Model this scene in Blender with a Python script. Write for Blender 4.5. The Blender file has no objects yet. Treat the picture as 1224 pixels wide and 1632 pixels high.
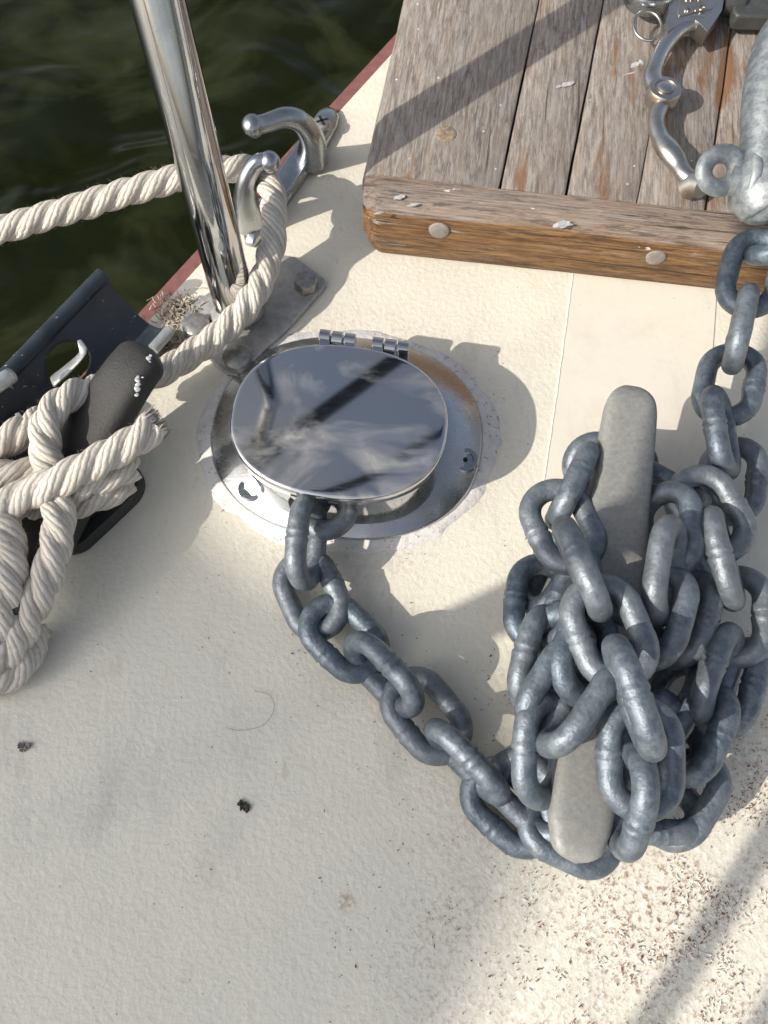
import bpy, bmesh, math, random
from mathutils import Vector, Matrix, Quaternion
from mathutils import noise as mn
R = math.radians
random.seed(7)
SC = bpy.context.scene
C = SC.collection

# ------------------------------------------------------------------ camera
F, H, PITCH = 1250.0, 0.396, 68.0            # focal length in photo pixels, camera height (m), degrees below the horizon
cam = bpy.data.cameras.new('camera'); co = bpy.data.objects.new('camera', cam); C.objects.link(co)
co.location = (0, 0, H); co.rotation_euler = (R(90 - PITCH), 0, 0)
cam.sensor_fit = 'VERTICAL'; cam.sensor_height = 36.0; cam.lens = 36.0 * F / 1632.0
cam.clip_start = 0.01; cam.clip_end = 500
SC.camera = co

# ------------------------------------------------------------------ light
SUNV = Vector((1.25, 0.60, -1.0)).normalized()          # the way the sunlight travels
w = bpy.data.worlds.new('World'); SC.world = w; w.use_nodes = True
wn = w.node_tree; bg = wn.nodes['Background']
sky = wn.nodes.new('ShaderNodeTexSky'); sky.sky_type = 'NISHITA'; sky.sun_disc = False
sky.sun_elevation = math.asin(-SUNV.z); sky.sun_rotation = math.atan2(-SUNV.x, -SUNV.y)
sky.air_density = 1.0; sky.dust_density = 2.0; sky.ozone_density = 1.0
bg.inputs['Strength'].default_value = 0.135
sky.dust_density = 3.0
_tc = wn.nodes.new('ShaderNodeTexCoord'); _nz = wn.nodes.new('ShaderNodeTexNoise'); _nz.inputs['Scale'].default_value = 2.6; _nz.inputs['Detail'].default_value = 5
_rp = wn.nodes.new('ShaderNodeValToRGB'); _rp.color_ramp.elements[0].position = .36; _rp.color_ramp.elements[1].position = .62
_rp.color_ramp.elements[0].color = (.15, .15, .15, 1); _rp.color_ramp.elements[1].color = (.8, .8, .8, 1)
_bw = wn.nodes.new('ShaderNodeRGBToBW'); _ml = wn.nodes.new('ShaderNodeMix'); _ml.data_type = 'RGBA'; _ml.blend_type = 'MULTIPLY'; _ml.inputs[0].default_value = 1
_ml.inputs[7].default_value = (1.42, 1.42, 1.42, 1); _mx = wn.nodes.new('ShaderNodeMix'); _mx.data_type = 'RGBA'
wn.links.new(_tc.outputs['Generated'], _nz.inputs['Vector']); wn.links.new(_nz.outputs['Fac'], _rp.inputs['Fac']); wn.links.new(sky.outputs[0], _bw.inputs[0])
wn.links.new(_bw.outputs[0], _ml.inputs[6]); wn.links.new(_rp.outputs[0], _mx.inputs[0]); wn.links.new(sky.outputs[0], _mx.inputs[6]); wn.links.new(_ml.outputs[2], _mx.inputs[7])
wn.links.new(_mx.outputs[2], bg.inputs['Color'])
sl = bpy.data.lights.new('sun', 'SUN'); sl.energy = 4.1; sl.angle = R(0.5); sl.color = (1.0, 0.93, 0.82)
so = bpy.data.objects.new('sun', sl); C.objects.link(so); so.rotation_euler = SUNV.to_track_quat('-Z', 'Y').to_euler()
so.location = -SUNV * 5
SC.view_settings.view_transform = 'Standard'; SC.view_settings.look = 'None'
SC.view_settings.exposure = 0.2; SC.view_settings.gamma = 1.0

# ------------------------------------------------------------------ helpers
_c, _s = math.cos(R(PITCH)), math.sin(R(PITCH))
def ray(px, py):
    x = (px - 612) / F; u = -(py - 816) / F
    return Vector((x, _c + u * _s, -_s + u * _c))
def P(px, py, z=0.0):
    d = ray(px, py); return Vector((0, 0, H)) + d * ((z - H) / d.z)
def V3(t): return P(*t)

class MB:
    def __init__(s): s.v = []; s.f = []; s.uv = {}
    def add(s, vs, fs, uvs=None):
        o = len(s.v); s.v += [Vector(x) for x in vs]
        for i, f in enumerate(fs):
            if uvs: s.uv[len(s.f)] = uvs[i]
            s.f.append([o + k for k in f])
        return s
    def build(s, name, m, parent=None, smooth=True, bevel=0, sub=0, auto=None):
        me = bpy.data.meshes.new(name); me.from_pydata([tuple(x) for x in s.v], [], s.f); me.validate()
        if s.uv:
            ul = me.uv_layers.new(name='UVMap')
            for p in me.polygons:
                u = s.uv.get(p.index)
                if u:
                    for k, li in enumerate(p.loop_indices): ul.data[li].uv = u[k]
        bm = bmesh.new(); bm.from_mesh(me)
        bmesh.ops.recalc_face_normals(bm, faces=bm.faces); bm.to_mesh(me); bm.free()
        for p in me.polygons: p.use_smooth = smooth
        o = bpy.data.objects.new(name, me); C.objects.link(o)
        if m: me.materials.append(m)
        if parent: o.parent = parent
        if bevel:
            b = o.modifiers.new('b', 'BEVEL'); b.width = bevel; b.segments = 3; b.limit_method = 'ANGLE'; b.angle_limit = R(35)
            b.harden_normals = False
        if sub:
            q = o.modifiers.new('s', 'SUBSURF'); q.levels = sub; q.render_levels = sub
        if auto or bevel:
            try: me.set_sharp_from_angle(angle=R(auto or 40))
            except Exception: pass
        return o

def catmull(pts, step):
    pts = [Vector(p) for p in pts]
    if len(pts) < 3:
        n = max(2, int((pts[1] - pts[0]).length / step)); return [pts[0].lerp(pts[1], i / n) for i in range(n + 1)]
    q = [pts[0] * 2 - pts[1]] + pts + [pts[-1] * 2 - pts[-2]]; out = []
    for i in range(1, len(q) - 2):
        a, b, c, d = q[i - 1], q[i], q[i + 1], q[i + 2]
        n = max(2, int((c - b).length / step))
        for k in range(n):
            t = k / n
            out.append(0.5 * (2 * b + (c - a) * t + (2 * a - 5 * b + 4 * c - d) * t * t + (3 * b - a - 3 * c + d) * t ** 3))
    out.append(pts[-1]); return out

def frames(pts):
    T = []
    n = len(pts)
    for i in range(n):
        t = pts[min(i + 1, n - 1)] - pts[max(i - 1, 0)]
        T.append(t.normalized() if t.length > 1e-9 else Vector((0, 0, 1)))
    u = T[0].orthogonal().normalized(); U = [u]
    for i in range(1, n):
        a = T[i - 1].rotation_difference(T[i]); u = a @ u
        u = (u - T[i] * u.dot(T[i])).normalized(); U.append(u)
    return T, U

def sweep(mb, pts, rad, n=14, cap=True, flat=1.0, up=None):
    T, U = frames(pts); m = len(pts); vs = []; fs = []; uvs = []
    L = [0]
    for i in range(1, m): L.append(L[-1] + (pts[i] - pts[i - 1]).length)
    for i in range(m):
        r = rad(i / (m - 1)) if callable(rad) else rad
        u = U[i]
        if up is not None:
            u = Vector(up).cross(T[i]); u = u.normalized() if u.length > 1e-6 else U[i]
        v = T[i].cross(u)
        for k in range(n):
            a = 2 * math.pi * k / n
            vs.append(pts[i] + u * (r * math.cos(a)) + v * (r * flat * math.sin(a)))
    for i in range(m - 1):
        for k in range(n):
            k2 = (k + 1) % n
            fs.append([i * n + k, i * n + k2, (i + 1) * n + k2, (i + 1) * n + k])
            uvs.append([(k / n, L[i]), ((k + 1) / n, L[i]), ((k + 1) / n, L[i + 1]), (k / n, L[i + 1])])
    if cap:
        fs.append(list(range(n))[::-1]); uvs.append([(0, 0)] * n)
        fs.append([(m - 1) * n + k for k in range(n)]); uvs.append([(0, 0)] * n)
    return mb.add(vs, fs, uvs)

def ball(mb, c, r, sz=1.0, n=16):
    vs = [Vector(c) + Vector((0, 0, r * sz))]; fs = []
    for i in range(1, n):
        t = math.pi * i / n
        for k in range(n):
            a = 2 * math.pi * k / n
            vs.append(Vector(c) + Vector((r * math.sin(t) * math.cos(a), r * math.sin(t) * math.sin(a), r * sz * math.cos(t))))
    vs.append(Vector(c) - Vector((0, 0, r * sz)))
    for k in range(n): fs.append([0, 1 + k, 1 + (k + 1) % n])
    for i in range(n - 2):
        for k in range(n): fs.append([1 + i * n + k, 1 + (i + 1) * n + k, 1 + (i + 1) * n + (k + 1) % n, 1 + i * n + (k + 1) % n])
    b = len(vs) - 1; o = 1 + (n - 2) * n
    for k in range(n): fs.append([b, o + (k + 1) % n, o + k])
    return mb.add(vs, fs)

def prism(mb, poly, z0, z1, M=None):
    n = len(poly)
    vs = [Vector((p[0], p[1], z0)) for p in poly] + [Vector((p[0], p[1], z1)) for p in poly]
    if M: vs = [M @ v for v in vs]
    fs = [list(range(n))[::-1], list(range(n, 2 * n))] + [[i, (i + 1) % n, n + (i + 1) % n, n + i] for i in range(n)]
    return mb.add(vs, fs)

def loft(mb, rings, cap=True):
    n = len(rings[0]); vs = [p for r in rings for p in r]; fs = []
    for i in range(len(rings) - 1):
        for k in range(n): fs.append([i * n + k, i * n + (k + 1) % n, (i + 1) * n + (k + 1) % n, (i + 1) * n + k])
    if cap:
        fs.append(list(range(n))[::-1]); fs.append([(len(rings) - 1) * n + k for k in range(n)])
    return mb.add(vs, fs)

def tag(o, label=None, cat=None, group=None, kind=None):
    if label: o['label'] = label
    if cat: o['category'] = cat
    if group: o['group'] = group
    if kind: o['kind'] = kind
    return o
def thing(name, label, cat, loc=(0, 0, 0), group=None):
    o = bpy.data.objects.new(name, None); C.objects.link(o); o.location = loc; o.empty_display_size = .02
    return tag(o, label, cat, group)
def under(root, ob):            # parent a mesh made in world space under an Empty that has a location
    ob.parent = root; ob.matrix_parent_inverse = Matrix.Translation(root.location).inverted(); return ob

# ------------------------------------------------------------------ materials
class NT:
    def __init__(s, name):
        s.m = bpy.data.materials.new(name); s.m.use_nodes = True; s.t = s.m.node_tree; s.b = s.t.nodes['Principled BSDF']
        s.tc = s.t.nodes.new('ShaderNodeTexCoord')
    def n(s, typ, **kw):
        x = s.t.nodes.new('ShaderNode' + typ)
        for k, v in kw.items():
            if k in x.inputs: s.put(x.inputs[k], v)
            else: setattr(x, k, v)
        return x
    def put(s, sock, v):
        if hasattr(v, 'is_output'): s.t.links.new(v, sock)
        else: sock.default_value = v
    def coord(s, scale=(1, 1, 1), rot=(0, 0, 0), src='Object', loc=(0, 0, 0)):
        mp = s.n('Mapping'); s.put(mp.inputs['Vector'], s.tc.outputs[src]); mp.inputs['Scale'].default_value = scale
        mp.inputs['Rotation'].default_value = rot; mp.inputs['Location'].default_value = loc; return mp.outputs[0]
    def noise(s, vec, scale, detail=4, rough=.55, dist=0):
        x = s.n('TexNoise'); s.put(x.inputs['Vector'], vec); x.inputs['Scale'].default_value = scale
        x.inputs['Detail'].default_value = detail; x.inputs['Roughness'].default_value = rough; x.inputs['Distortion'].default_value = dist
        return x.outputs['Fac']
    def voro(s, vec, scale, feat='F1'):
        x = s.n('TexVoronoi'); x.feature = feat; s.put(x.inputs['Vector'], vec); x.inputs['Scale'].default_value = scale; return x.outputs['Distance']
    def ramp(s, fac, stops):
        x = s.n('ValToRGB'); s.put(x.inputs['Fac'], fac); e = x.color_ramp.elements
        while len(e) < len(stops): e.new(0.5)
        for i, (p, c) in enumerate(stops):
            e[i].position = p; e[i].color = (c, c, c, 1) if isinstance(c, (int, float)) else (*c, 1)
        return x.outputs[0]
    def mix(s, fac, a, b, mode='MIX'):
        x = s.n('Mix'); x.data_type = 'RGBA'; x.blend_type = mode
        s.put(x.inputs[0], fac)
        s.put(x.inputs[6], (*a, 1) if isinstance(a, tuple) and len(a) == 3 else a)
        s.put(x.inputs[7], (*b, 1) if isinstance(b, tuple) and len(b) == 3 else b); return x.outputs[2]
    def math(s, op, a, b=0.0):
        x = s.n('Math'); x.operation = op; s.put(x.inputs[0], a); s.put(x.inputs[1], b); return x.outputs[0]
    def bump(s, h, strength, dist, prev=None):
        x = s.n('Bump'); s.put(x.inputs['Height'], h); x.inputs['Strength'].default_value = strength; x.inputs['Distance'].default_value = dist
        if prev is not None: s.put(x.inputs['Normal'], prev)
        return x.outputs[0]
    def set(s, **kw):
        for k, v in kw.items():
            k = k.replace('_', ' ')
            if isinstance(v, tuple) and len(v) == 3 and k.endswith('Color'): v = (*v, 1)
            s.put(s.b.inputs[k], v)
        return s.m

def spot(t, cx, cy, r0, r1):
    """1 inside r0, 0 outside r1 round a place on the deck: where a stain lies"""
    g = t.n('VectorMath'); g.operation = 'DISTANCE'; t.put(g.inputs[0], t.tc.outputs['Object']); g.inputs[1].default_value = (cx, cy, 0)
    mr = t.n('MapRange'); t.put(mr.inputs['Value'], g.outputs['Value']); mr.inputs['From Min'].default_value = r0; mr.inputs['From Max'].default_value = r1
    mr.inputs['To Min'].default_value = 1; mr.inputs['To Max'].default_value = 0; return mr.outputs[0]

def m_deck(name, bumps=1.0, tint=(.745, .705, .595)):
    t = NT(name); v = t.coord()
    big = t.noise(v, 9, 4); mid = t.noise(v, 60, 4); fine = t.noise(v, 330, 3, .5)
    col = t.mix(t.ramp(big, [(.35, 0), (.7, 1)]), tint, (tint[0] * .9, tint[1] * .915, tint[2] * .95))
    col = t.mix(t.ramp(mid, [(.55, 0), (.8, .35)]), col, (tint[0] * .75, tint[1] * .75, tint[2] * .72))
    # dark pin specks
    gate = t.ramp(t.noise(t.coord(loc=(2, 5, 0)), 18, 3), [(.5, 0), (.62, 1)])
    sp = t.voro(v, 120); col = t.mix(t.math('MULTIPLY', gate, t.ramp(sp, [(.04, .6), (.09, 0)])), col, (.16, .12, .09))
    g2 = t.ramp(t.noise(t.coord(loc=(8, 5, 0)), 30, 3), [(.54, 0), (.6, 1)]); sp2 = t.voro(t.coord(loc=(.3, .7, 0)), 46); col = t.mix(t.math('MULTIPLY', g2, t.ramp(sp2, [(.02, .7), (.04, 0)])), col, (.07, .055, .045))
    sf = t.noise(t.coord(scale=(1, .35, 1), rot=(0, 0, .9), loc=(3, 9, 0)), 28, 5, .7); col = t.mix(t.ramp(sf, [(.56, 0), (.72, .38)]), col, (.45, .42, .38))
    gr = t.noise(t.coord(loc=(11, 2, 0)), 13, 6, .72); col = t.mix(t.ramp(gr, [(.54, 0), (.74, .45)]), col, (.54, .49, .41))
    vn = t.noise(t.coord(loc=(6, 6, 0), scale=(1, .4, 1), rot=(0, 0, -.5)), 70, 6, .75); col = t.mix(t.ramp(vn, [(.62, 0), (.72, .4)]), col, (.33, .27, .20))
    # worn rusty dirt, aft of the cleat and round the pile
    a = P(1010, 1560); b = P(1190, 1300); d = P(560, 700)
    zone = t.math('MAXIMUM', spot(t, a.x, a.y, .03, .13), spot(t, b.x, b.y, .02, .11))
    zone = t.math('MAXIMUM', zone, t.math('MULTIPLY', spot(t, d.x, d.y, .07, .1), .35))
    rs = t.noise(t.coord(), 330, 6, .75); rb = t.noise(t.coord(loc=(1, 2, 0)), 22, 3, .6)
    k = t.math('MULTIPLY', t.ramp(rs, [(.50, 0), (.60, 1)]), t.math('MULTIPLY', zone, t.ramp(rb, [(.36, 0), (.6, 1)])))
    col = t.mix(t.math('MULTIPLY', k, .9), col, (.24, .115, .065))
    wh = t.noise(t.coord(loc=(4, 1, 0)), 260, 4, .6)
    col = t.mix(t.math('MULTIPLY', t.math('MULTIPLY', t.ramp(wh, [(.55, 0), (.65, .8)]), zone), 1.0), col, (.85, .82, .76))
    col = t.mix(t.math('MULTIPLY', t.noise(t.coord(loc=(7, 3, 0)), 30, 3), t.math('MULTIPLY', zone, .18)), col, (.40, .34, .28))
    st = P(552, 1438); col = t.mix(t.math('MULTIPLY', spot(t, st.x, st.y, .001, .006), t.ramp(t.noise(v, 400, 3), [(.4, 0), (.6, .8)])), col, (.35, .22, .10))
    n1 = t.bump(fine, .42 * bumps, .0011)
    n2 = t.bump(t.noise(v, 950, 2), .2 * bumps, .0004, n1)
    n3 = t.bump(t.noise(v, 25, 2), .25, .002, n2)
    return t.set(Base_Color=col, Roughness=t.ramp(mid, [(0, .42), (1, .62)]), Normal=n3)

def m_galv(name, a=(.23, .265, .30), b=(.40, .43, .46), metal=.7, rough=(.36, .56), seed=0):
    t = NT(name); v = t.coord(loc=(seed, 0, 0))
    n = t.noise(v, 190, 6, .7); n2 = t.noise(v, 900, 3, .6); n3 = t.noise(v, 38, 3, .6)
    oi = t.n('ObjectInfo'); rn = oi.outputs['Random']
    col = t.mix(t.ramp(n, [(.42, 0), (.60, 1)]), a, b)
    col = t.mix(t.ramp(n2, [(.60, 0), (.74, .22)]), col, (.42, .46, .49))
    col = t.mix(t.ramp(n3, [(.45, 0), (.75, .4)]), col, (.085, .105, .135))
    col = t.mix(t.math('MULTIPLY', rn, .3), col, (.33, .33, .33))
    bn = t.bump(t.noise(v, 520, 5, .7), .28, .0009); bn = t.bump(t.noise(v, 130, 3), .35, .0014, bn)
    return t.set(Base_Color=col, Metallic=metal, Roughness=t.ramp(n, [(.3, rough[0]), (.7, rough[1])]), Normal=bn)

def m_cast(name):
    t = NT(name); v = t.coord()
    n = t.noise(v, 420, 5, .75); n2 = t.noise(v, 45, 4, .6); n3 = t.noise(v, 170, 4, .7)
    col = t.mix(t.ramp(n, [(.35, 0), (.65, 1)]), (.205, .208, .20), (.30, .30, .283))
    col = t.mix(t.ramp(n2, [(.4, 0), (.8, .5)]), col, (.235, .225, .205))
    col = t.mix(t.ramp(n3, [(.6, 0), (.74, .35)]), col, (.13, .126, .122))
    return t.set(Base_Color=col, Metallic=.15, Roughness=.55, Normal=t.bump(n, .2, .0006))

def m_steel(name, col=(.62, .62, .61), r0=.05, r1=.2, scr=1.0, stain=None, wav=.12):
    t = NT(name); v = t.coord()
    n = t.noise(v, 26, 4, .6, 1.2); n2 = t.noise(t.coord(scale=(1, 7, 1), rot=(0, 0, .7)), 160, 4, .7)
    f = t.ramp(n, [(.38, 0), (.66, 1)])
    base = t.mix(f, col, tuple(c * .82 for c in col))
    if stain: base = t.mix(t.ramp(t.noise(v, 75, 4, .65), [(.5, 0), (.68, .75)]), base, stain)
    sp = t.voro(v, 240); base = t.mix(t.ramp(sp, [(.05, .6 * scr), (.1, 0)]), base, (.75, .74, .70))
    rgh = t.math('ADD', t.ramp(n, [(.35, r0), (.7, r1)]), t.ramp(n2, [(.55, 0), (.75, .12 * scr)]))
    return t.set(Base_Color=base, Metallic=1.0, Roughness=rgh, Normal=t.bump(t.noise(v, 9, 2), wav, .004))

def m_lid(name):
    """polished lid: mirror plate with wiped salt smears"""
    t = NT(name); v = t.coord(); 
    n = t.noise(v, 15, 5, .6, 1.4); n2 = t.noise(t.coord(rot=(0, 0, -.5), scale=(1, 2.6, 1)), 26, 5, .6, .6)
    hz = t.math('MULTIPLY', t.ramp(n, [(.48, 0), (.70, .70)]), t.ramp(n2, [(.34, .1), (.60, 1)]))
    base = t.mix(hz, (.64, .635, .625), (.66, .61, .56))
    sp = t.voro(v, 170); base = t.mix(t.ramp(sp, [(.03, .8), (.07, 0)]), base, (.8, .8, .78))
    scr = t.noise(t.coord(rot=(0, 0, 1.1), scale=(1, 40, 1)), 60, 3, .6)
    rgh = t.math('ADD', t.ramp(hz, [(0, .045), (1, .40)]), t.ramp(scr, [(.6, 0), (.72, .08)]))
    nb = t.bump(t.noise(v, 6, 1), .03, .004)
    return t.set(Base_Color=base, Metallic=t.ramp(hz, [(0, 1), (1, .35)]), Roughness=rgh, Normal=nb)

def m_wood(name, dark=False, ax='Y'):
    t = NT(name)
    sc = (1, .085, 1) if ax == 'Y' else (.05, 1, 1)
    g = t.coord(scale=sc); g2 = t.coord(scale=(1, .22, 1) if ax == 'Y' else (.14, 1, 1)); v = t.coord()
    n = t.noise(g, 620, 8, .78, .2); n2 = t.noise(g, 150, 5, .7, .5); n3 = t.noise(v, 22, 4, .6); n4 = t.noise(g2, 60, 4, .6, .5)
    if not dark:
        f1 = t.noise(t.coord(scale=(1, .13, 1)), 330, 9, .85, .3)
        col = t.mix(t.ramp(n, [(.40, 0), (.58, 1)]), (.145, .117, .097), (.365, .325, .292))
        col = t.mix(t.ramp(f1, [(.40, .85), (.50, 0)]), col, (.075, .058, .048))
        col = t.mix(t.ramp(f1, [(.56, 0), (.64, .6)]), col, (.45, .415, .38))
        col = t.mix(t.ramp(n2, [(.46, 0), (.74, .6)]), col, (.29, .205, .14))
        col = t.mix(t.ramp(n3, [(.35, 0), (.7, .45)]), col, (.29, .27, .252))
        w0 = t.n('SeparateXYZ'); t.put(w0.inputs[0], t.tc.outputs['Object'])
        wm = t.n('MapRange'); t.put(wm.inputs['Value'], w0.outputs['X']); wm.inputs['From Min'].default_value = .10; wm.inputs['From Max'].default_value = .22; wm.inputs['To Min'].default_value = .0; wm.inputs['To Max'].default_value = .07
        n4b = t.math('ADD', n4, wm.outputs[0])
        col = t.mix(t.ramp(n4b, [(.62, 0), (.70, .85)]), col, (.19, .088, .034))
        ck = t.noise(t.coord(scale=(1, .03, 1)), 260, 3, .5); col = t.mix(t.ramp(ck, [(.66, 0), (.71, .8)]), col, (.06, .038, .025))
    else:
        col = t.mix(t.ramp(n, [(.30, 0), (.66, 1)]), (.075, .033, .012), (.26, .135, .052))
        col = t.mix(t.ramp(n2, [(.5, 0), (.72, .7)]), col, (.34, .25, .165))
        col = t.mix(t.ramp(n4, [(.60, 0), (.72, .8)]), col, (.37, .33, .28))
        col = t.mix(t.ramp(n3, [(.52, 0), (.75, .5)]), col, (.11, .055, .022))
    col = t.mix(t.ramp(t.voro(v, 75), [(.035, .9), (.06, 0)]), col, (.72, .70, .66))
    b = t.bump(n, .55, .0009); b = t.bump(n2, .4, .0014, b)
    return t.set(Base_Color=col, Roughness=.78, Normal=b)

def m_beam():
    """weathered grey on top of the beam, old varnish left on its face: split by the height in the beam"""
    t = NT('wood_beam')
    g = t.coord(scale=(.05, 1, 1)); g2 = t.coord(scale=(.14, 1, 1)); v = t.coord()
    n = t.noise(g, 800, 8, .75, .2); n2 = t.noise(g, 190, 5, .7, .4); n3 = t.noise(v, 30, 4, .6); n4 = t.noise(g2, 110, 5, .7, .5)
    ck = t.noise(t.coord(scale=(.022, 1, 1)), 330, 3, .5)
    grey = t.mix(t.ramp(n, [(.34, 0), (.66, 1)]), (.13, .098, .078), (.36, .305, .265))
    grey = t.mix(t.ramp(n2, [(.45, 0), (.7, .75)]), grey, (.25, .16, .095))
    f1 = t.noise(t.coord(scale=(.11, 1, 1)), 330, 9, .85, .3)
    brn = t.mix(t.ramp(n, [(.38, 0), (.62, 1)]), (.085, .039, .014), (.29, .158, .062))
    brn = t.mix(t.ramp(n2, [(.52, 0), (.72, .7)]), brn, (.36, .26, .165))
    brn = t.mix(t.ramp(n4, [(.60, 0), (.68, .85)]), brn, (.36, .32, .27))
    brn = t.mix(t.ramp(f1, [(.41, .8), (.50, 0)]), brn, (.045, .020, .008))
    grey = t.mix(t.ramp(f1, [(.41, .85), (.50, 0)]), grey, (.07, .05, .04))
    sx = t.n('SeparateXYZ'); t.put(sx.inputs[0], t.tc.outputs['Object'])
    hgt = t.math('ADD', sx.outputs['Z'], t.math('MULTIPLY', t.math('SUBTRACT', t.noise(g2, 40, 3), .5), .012))
    mr = t.n('MapRange'); t.put(mr.inputs['Value'], hgt); mr.inputs['From Min'].default_value = -.0095; mr.inputs['From Max'].default_value = -.0075
    col = t.mix(mr.outputs[0], brn, grey)
    # flakes of white paint
    col = t.mix(t.ramp(ck, [(.63, 0), (.68, .85)]), col, (.035, .02, .012))
    wp = t.noise(t.coord(scale=(.5, 1, 1)), 55, 5, .6); col = t.mix(t.ramp(wp, [(.705, 0), (.72, .9)]), col, (.66, .66, .66))
    b = t.bump(n, .6, .0011); b = t.bump(n2, .6, .0018, b); b = t.bump(t.ramp(ck, [(.58, 1), (.68, 0)]), .8, .0014, b)
    return t.set(Base_Color=col, Roughness=.75, Normal=b)

def m_rope():
    t = NT('rope'); uv = t.coord(scale=(1, 1, 1), src='UV'); v = t.coord()
    # yarns run slantwise round each strand
    sx = t.n('SeparateXYZ'); t.put(sx.inputs[0], uv)
    ph = t.math('ADD', t.math('MULTIPLY', sx.outputs['X'], 9.0), t.math('MULTIPLY', sx.outputs['Y'], 170.0))
    ph = t.math('ADD', ph, t.math('MULTIPLY', t.noise(v, 240, 2), .7))
    yarn = t.math('ABSOLUTE', t.math('SINE', t.math('MULTIPLY', ph, math.pi)))
    fib = t.noise(t.coord(scale=(60, 500, 1), src='UV'), 1.4, 3, .6)
    n = t.noise(v, 48, 5, .7); n2 = t.noise(v, 620, 5, .8); n5 = t.noise(t.coord(loc=(4, 4, 0)), 120, 4, .7)
    col = t.mix(t.ramp(n, [(.35, 0), (.7, 1)]), (.74, .69, .615), (.60, .545, .47))
    col = t.mix(t.ramp(yarn, [(0, .55), (.4, 0)]), col, (.30, .25, .20))
    col = t.mix(t.ramp(n5, [(.56, 0), (.72, .5)]), col, (.36, .31, .25))
    col = t.mix(t.ramp(n2, [(.55, 0), (.75, .4)]), col, (.78, .74, .66))
    b = t.bump(yarn, .7, .0009); b = t.bump(fib, .4, .0005, b); b = t.bump(n2, .75, .0009, b)
    return t.set(Base_Color=col, Roughness=.88, Normal=b)

def m_black(name, col=(.018, .02, .022), rough=.45, grain=.5, spk=.0):
    t = NT(name); v = t.coord(); n = t.noise(v, 800, 5, .8); n2 = t.noise(v, 40, 4, .6)
    c = t.mix(t.ramp(n2, [(.35, 0), (.75, 1)]), col, tuple(x * 1.9 + .006 for x in col))
    c = t.mix(t.ramp(t.noise(v, 260, 4, .7), [(.66, 0), (.70, spk)]), c, (.6, .6, .6))
    return t.set(Base_Color=c, Roughness=t.ramp(n2, [(.3, rough), (.7, rough + .15)]), Normal=t.bump(n, grain, .0004))

def m_plain(name, col, rough=.6, metal=0.0, var=.25, sc=120, bump=.2):
    t = NT(name); v = t.coord(); n = t.noise(v, sc, 4, .6)
    c = t.mix(t.ramp(n, [(.3, 0), (.7, 1)]), tuple(x * (1 - var) for x in col), tuple(min(1, x * (1 + var)) for x in col))
    return t.set(Base_Color=c, Roughness=rough, Metallic=metal, Normal=t.bump(n, bump, .0008))

def m_sealant():
    t = NT('sealant'); v = t.coord(); n = t.noise(v, 160, 5, .65); n2 = t.noise(v, 420, 4, .7)
    c = t.mix(t.ramp(n, [(.35, 0), (.7, 1)]), (.62, .60, .58), (.78, .76, .74))
    c = t.mix(t.ramp(n2, [(.60, 0), (.66, .8)]), c, (.26, .15, .10))
    return t.set(Base_Color=c, Roughness=.7, Normal=t.bump(n, .7, .0015))

def m_water():
    t = NT('water'); v = t.coord(scale=(1, 1.25, 1), rot=(0, 0, .5))
    n = t.noise(v, 3.4, 2, .45, .8); n2 = t.noise(v, 9, 2, .5, .6)
    c = t.mix(t.ramp(t.noise(v, 3.0, 4, .55, 1.0), [(.44, 0), (.60, 1)]), (.006, .008, .001), (.020, .024, .009))  # patches stand for dark and pale reflections, put into the water's colour
    b = t.bump(n, .45, .10); b = t.bump(n2, .10, .02, b)
    return t.set(Base_Color=c, Roughness=.16, IOR=1.22, Normal=b)

M = {}
M['deck'] = m_deck('deck_paint'); M['smooth'] = m_deck('smooth_paint', .16, (.75, .70, .60))
M['galv'] = m_galv('galvanised_steel', (.084, .114, .146), (.172, .208, .242), .5, (.38, .54)); M['galv2'] = m_galv('galvanised_dull', (.25, .285, .295), (.46, .495, .50), .4, (.42, .62), 3)
M['cast'] = m_cast('cast_aluminium'); M['steel'] = m_steel('polished_steel', (.56, .56, .555), r0=.03, r1=.10, wav=.015)
M['lid'] = m_lid('lid_steel'); M['flange'] = m_steel('flange_steel', (.56, .565, .57), .20, .36)
M['plate'] = m_galv('plate_steel', (.40, .39, .375), (.55, .54, .52), .45, (.42, .58), 9)
M['chrome'] = m_steel('chromed_bronze', (.42, .445, .465), .20, .42, 1.0)
M['bronze'] = m_steel('worn_bronze', (.56, .545, .52), .24, .44, .8, (.42, .33, .22))
M['grime'] = m_plain('grimy_steel', (.075, .077, .075), .5, .4, .3, 90, .3)
M['bolt'] = m_plain('bolt_steel', (.34, .33, .31), .42, .75, .3, 300, .3)
M['plank'] = m_wood('weathered_teak'); M['beam'] = m_beam(); M['rope'] = m_rope()
M['blackcast'] = m_black('black_cast', (.019, .0185, .018), .42, 1.0, .0); M['blackmetal'] = m_black('black_channel', (.016, .023, .033), .36, .15, .8)
M['tab'] = m_plain('bare_metal', (.42, .44, .44), .45, .5)
M['red'] = m_plain('red_rail_paint', (.20, .085, .08), .5, 0, .2, 160, .3); M['hull'] = m_plain('hull_paint', (.55, .52, .46), .4)
M['sealant'] = m_sealant(); M['water'] = m_water()
M['plug'] = m_plain('paint_plug', (.23, .205, .185), .7, 0, .25, 200, .5); M['brownplug'] = m_wood('plug_wood', True)
M['plug2'] = m_plain('grey_plug', (.27, .205, .15), .8, 0, .45, 420, .5)
M['chipwhite'] = m_plain('chip_white', (.72, .685, .62), .7, 0, .12, 300, .2)
M['paintflake'] = m_plain('white_paint', (.44, .445, .455), .7, 0, .4, 300, .4)
M['flake'] = m_plain('rust_flake', (.21, .078, .038), .85, 0, .6, 90, .2); M['dark'] = m_plain('dark_crumb', (.05, .042, .036), .85, 0, .5, 300, .5)
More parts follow.
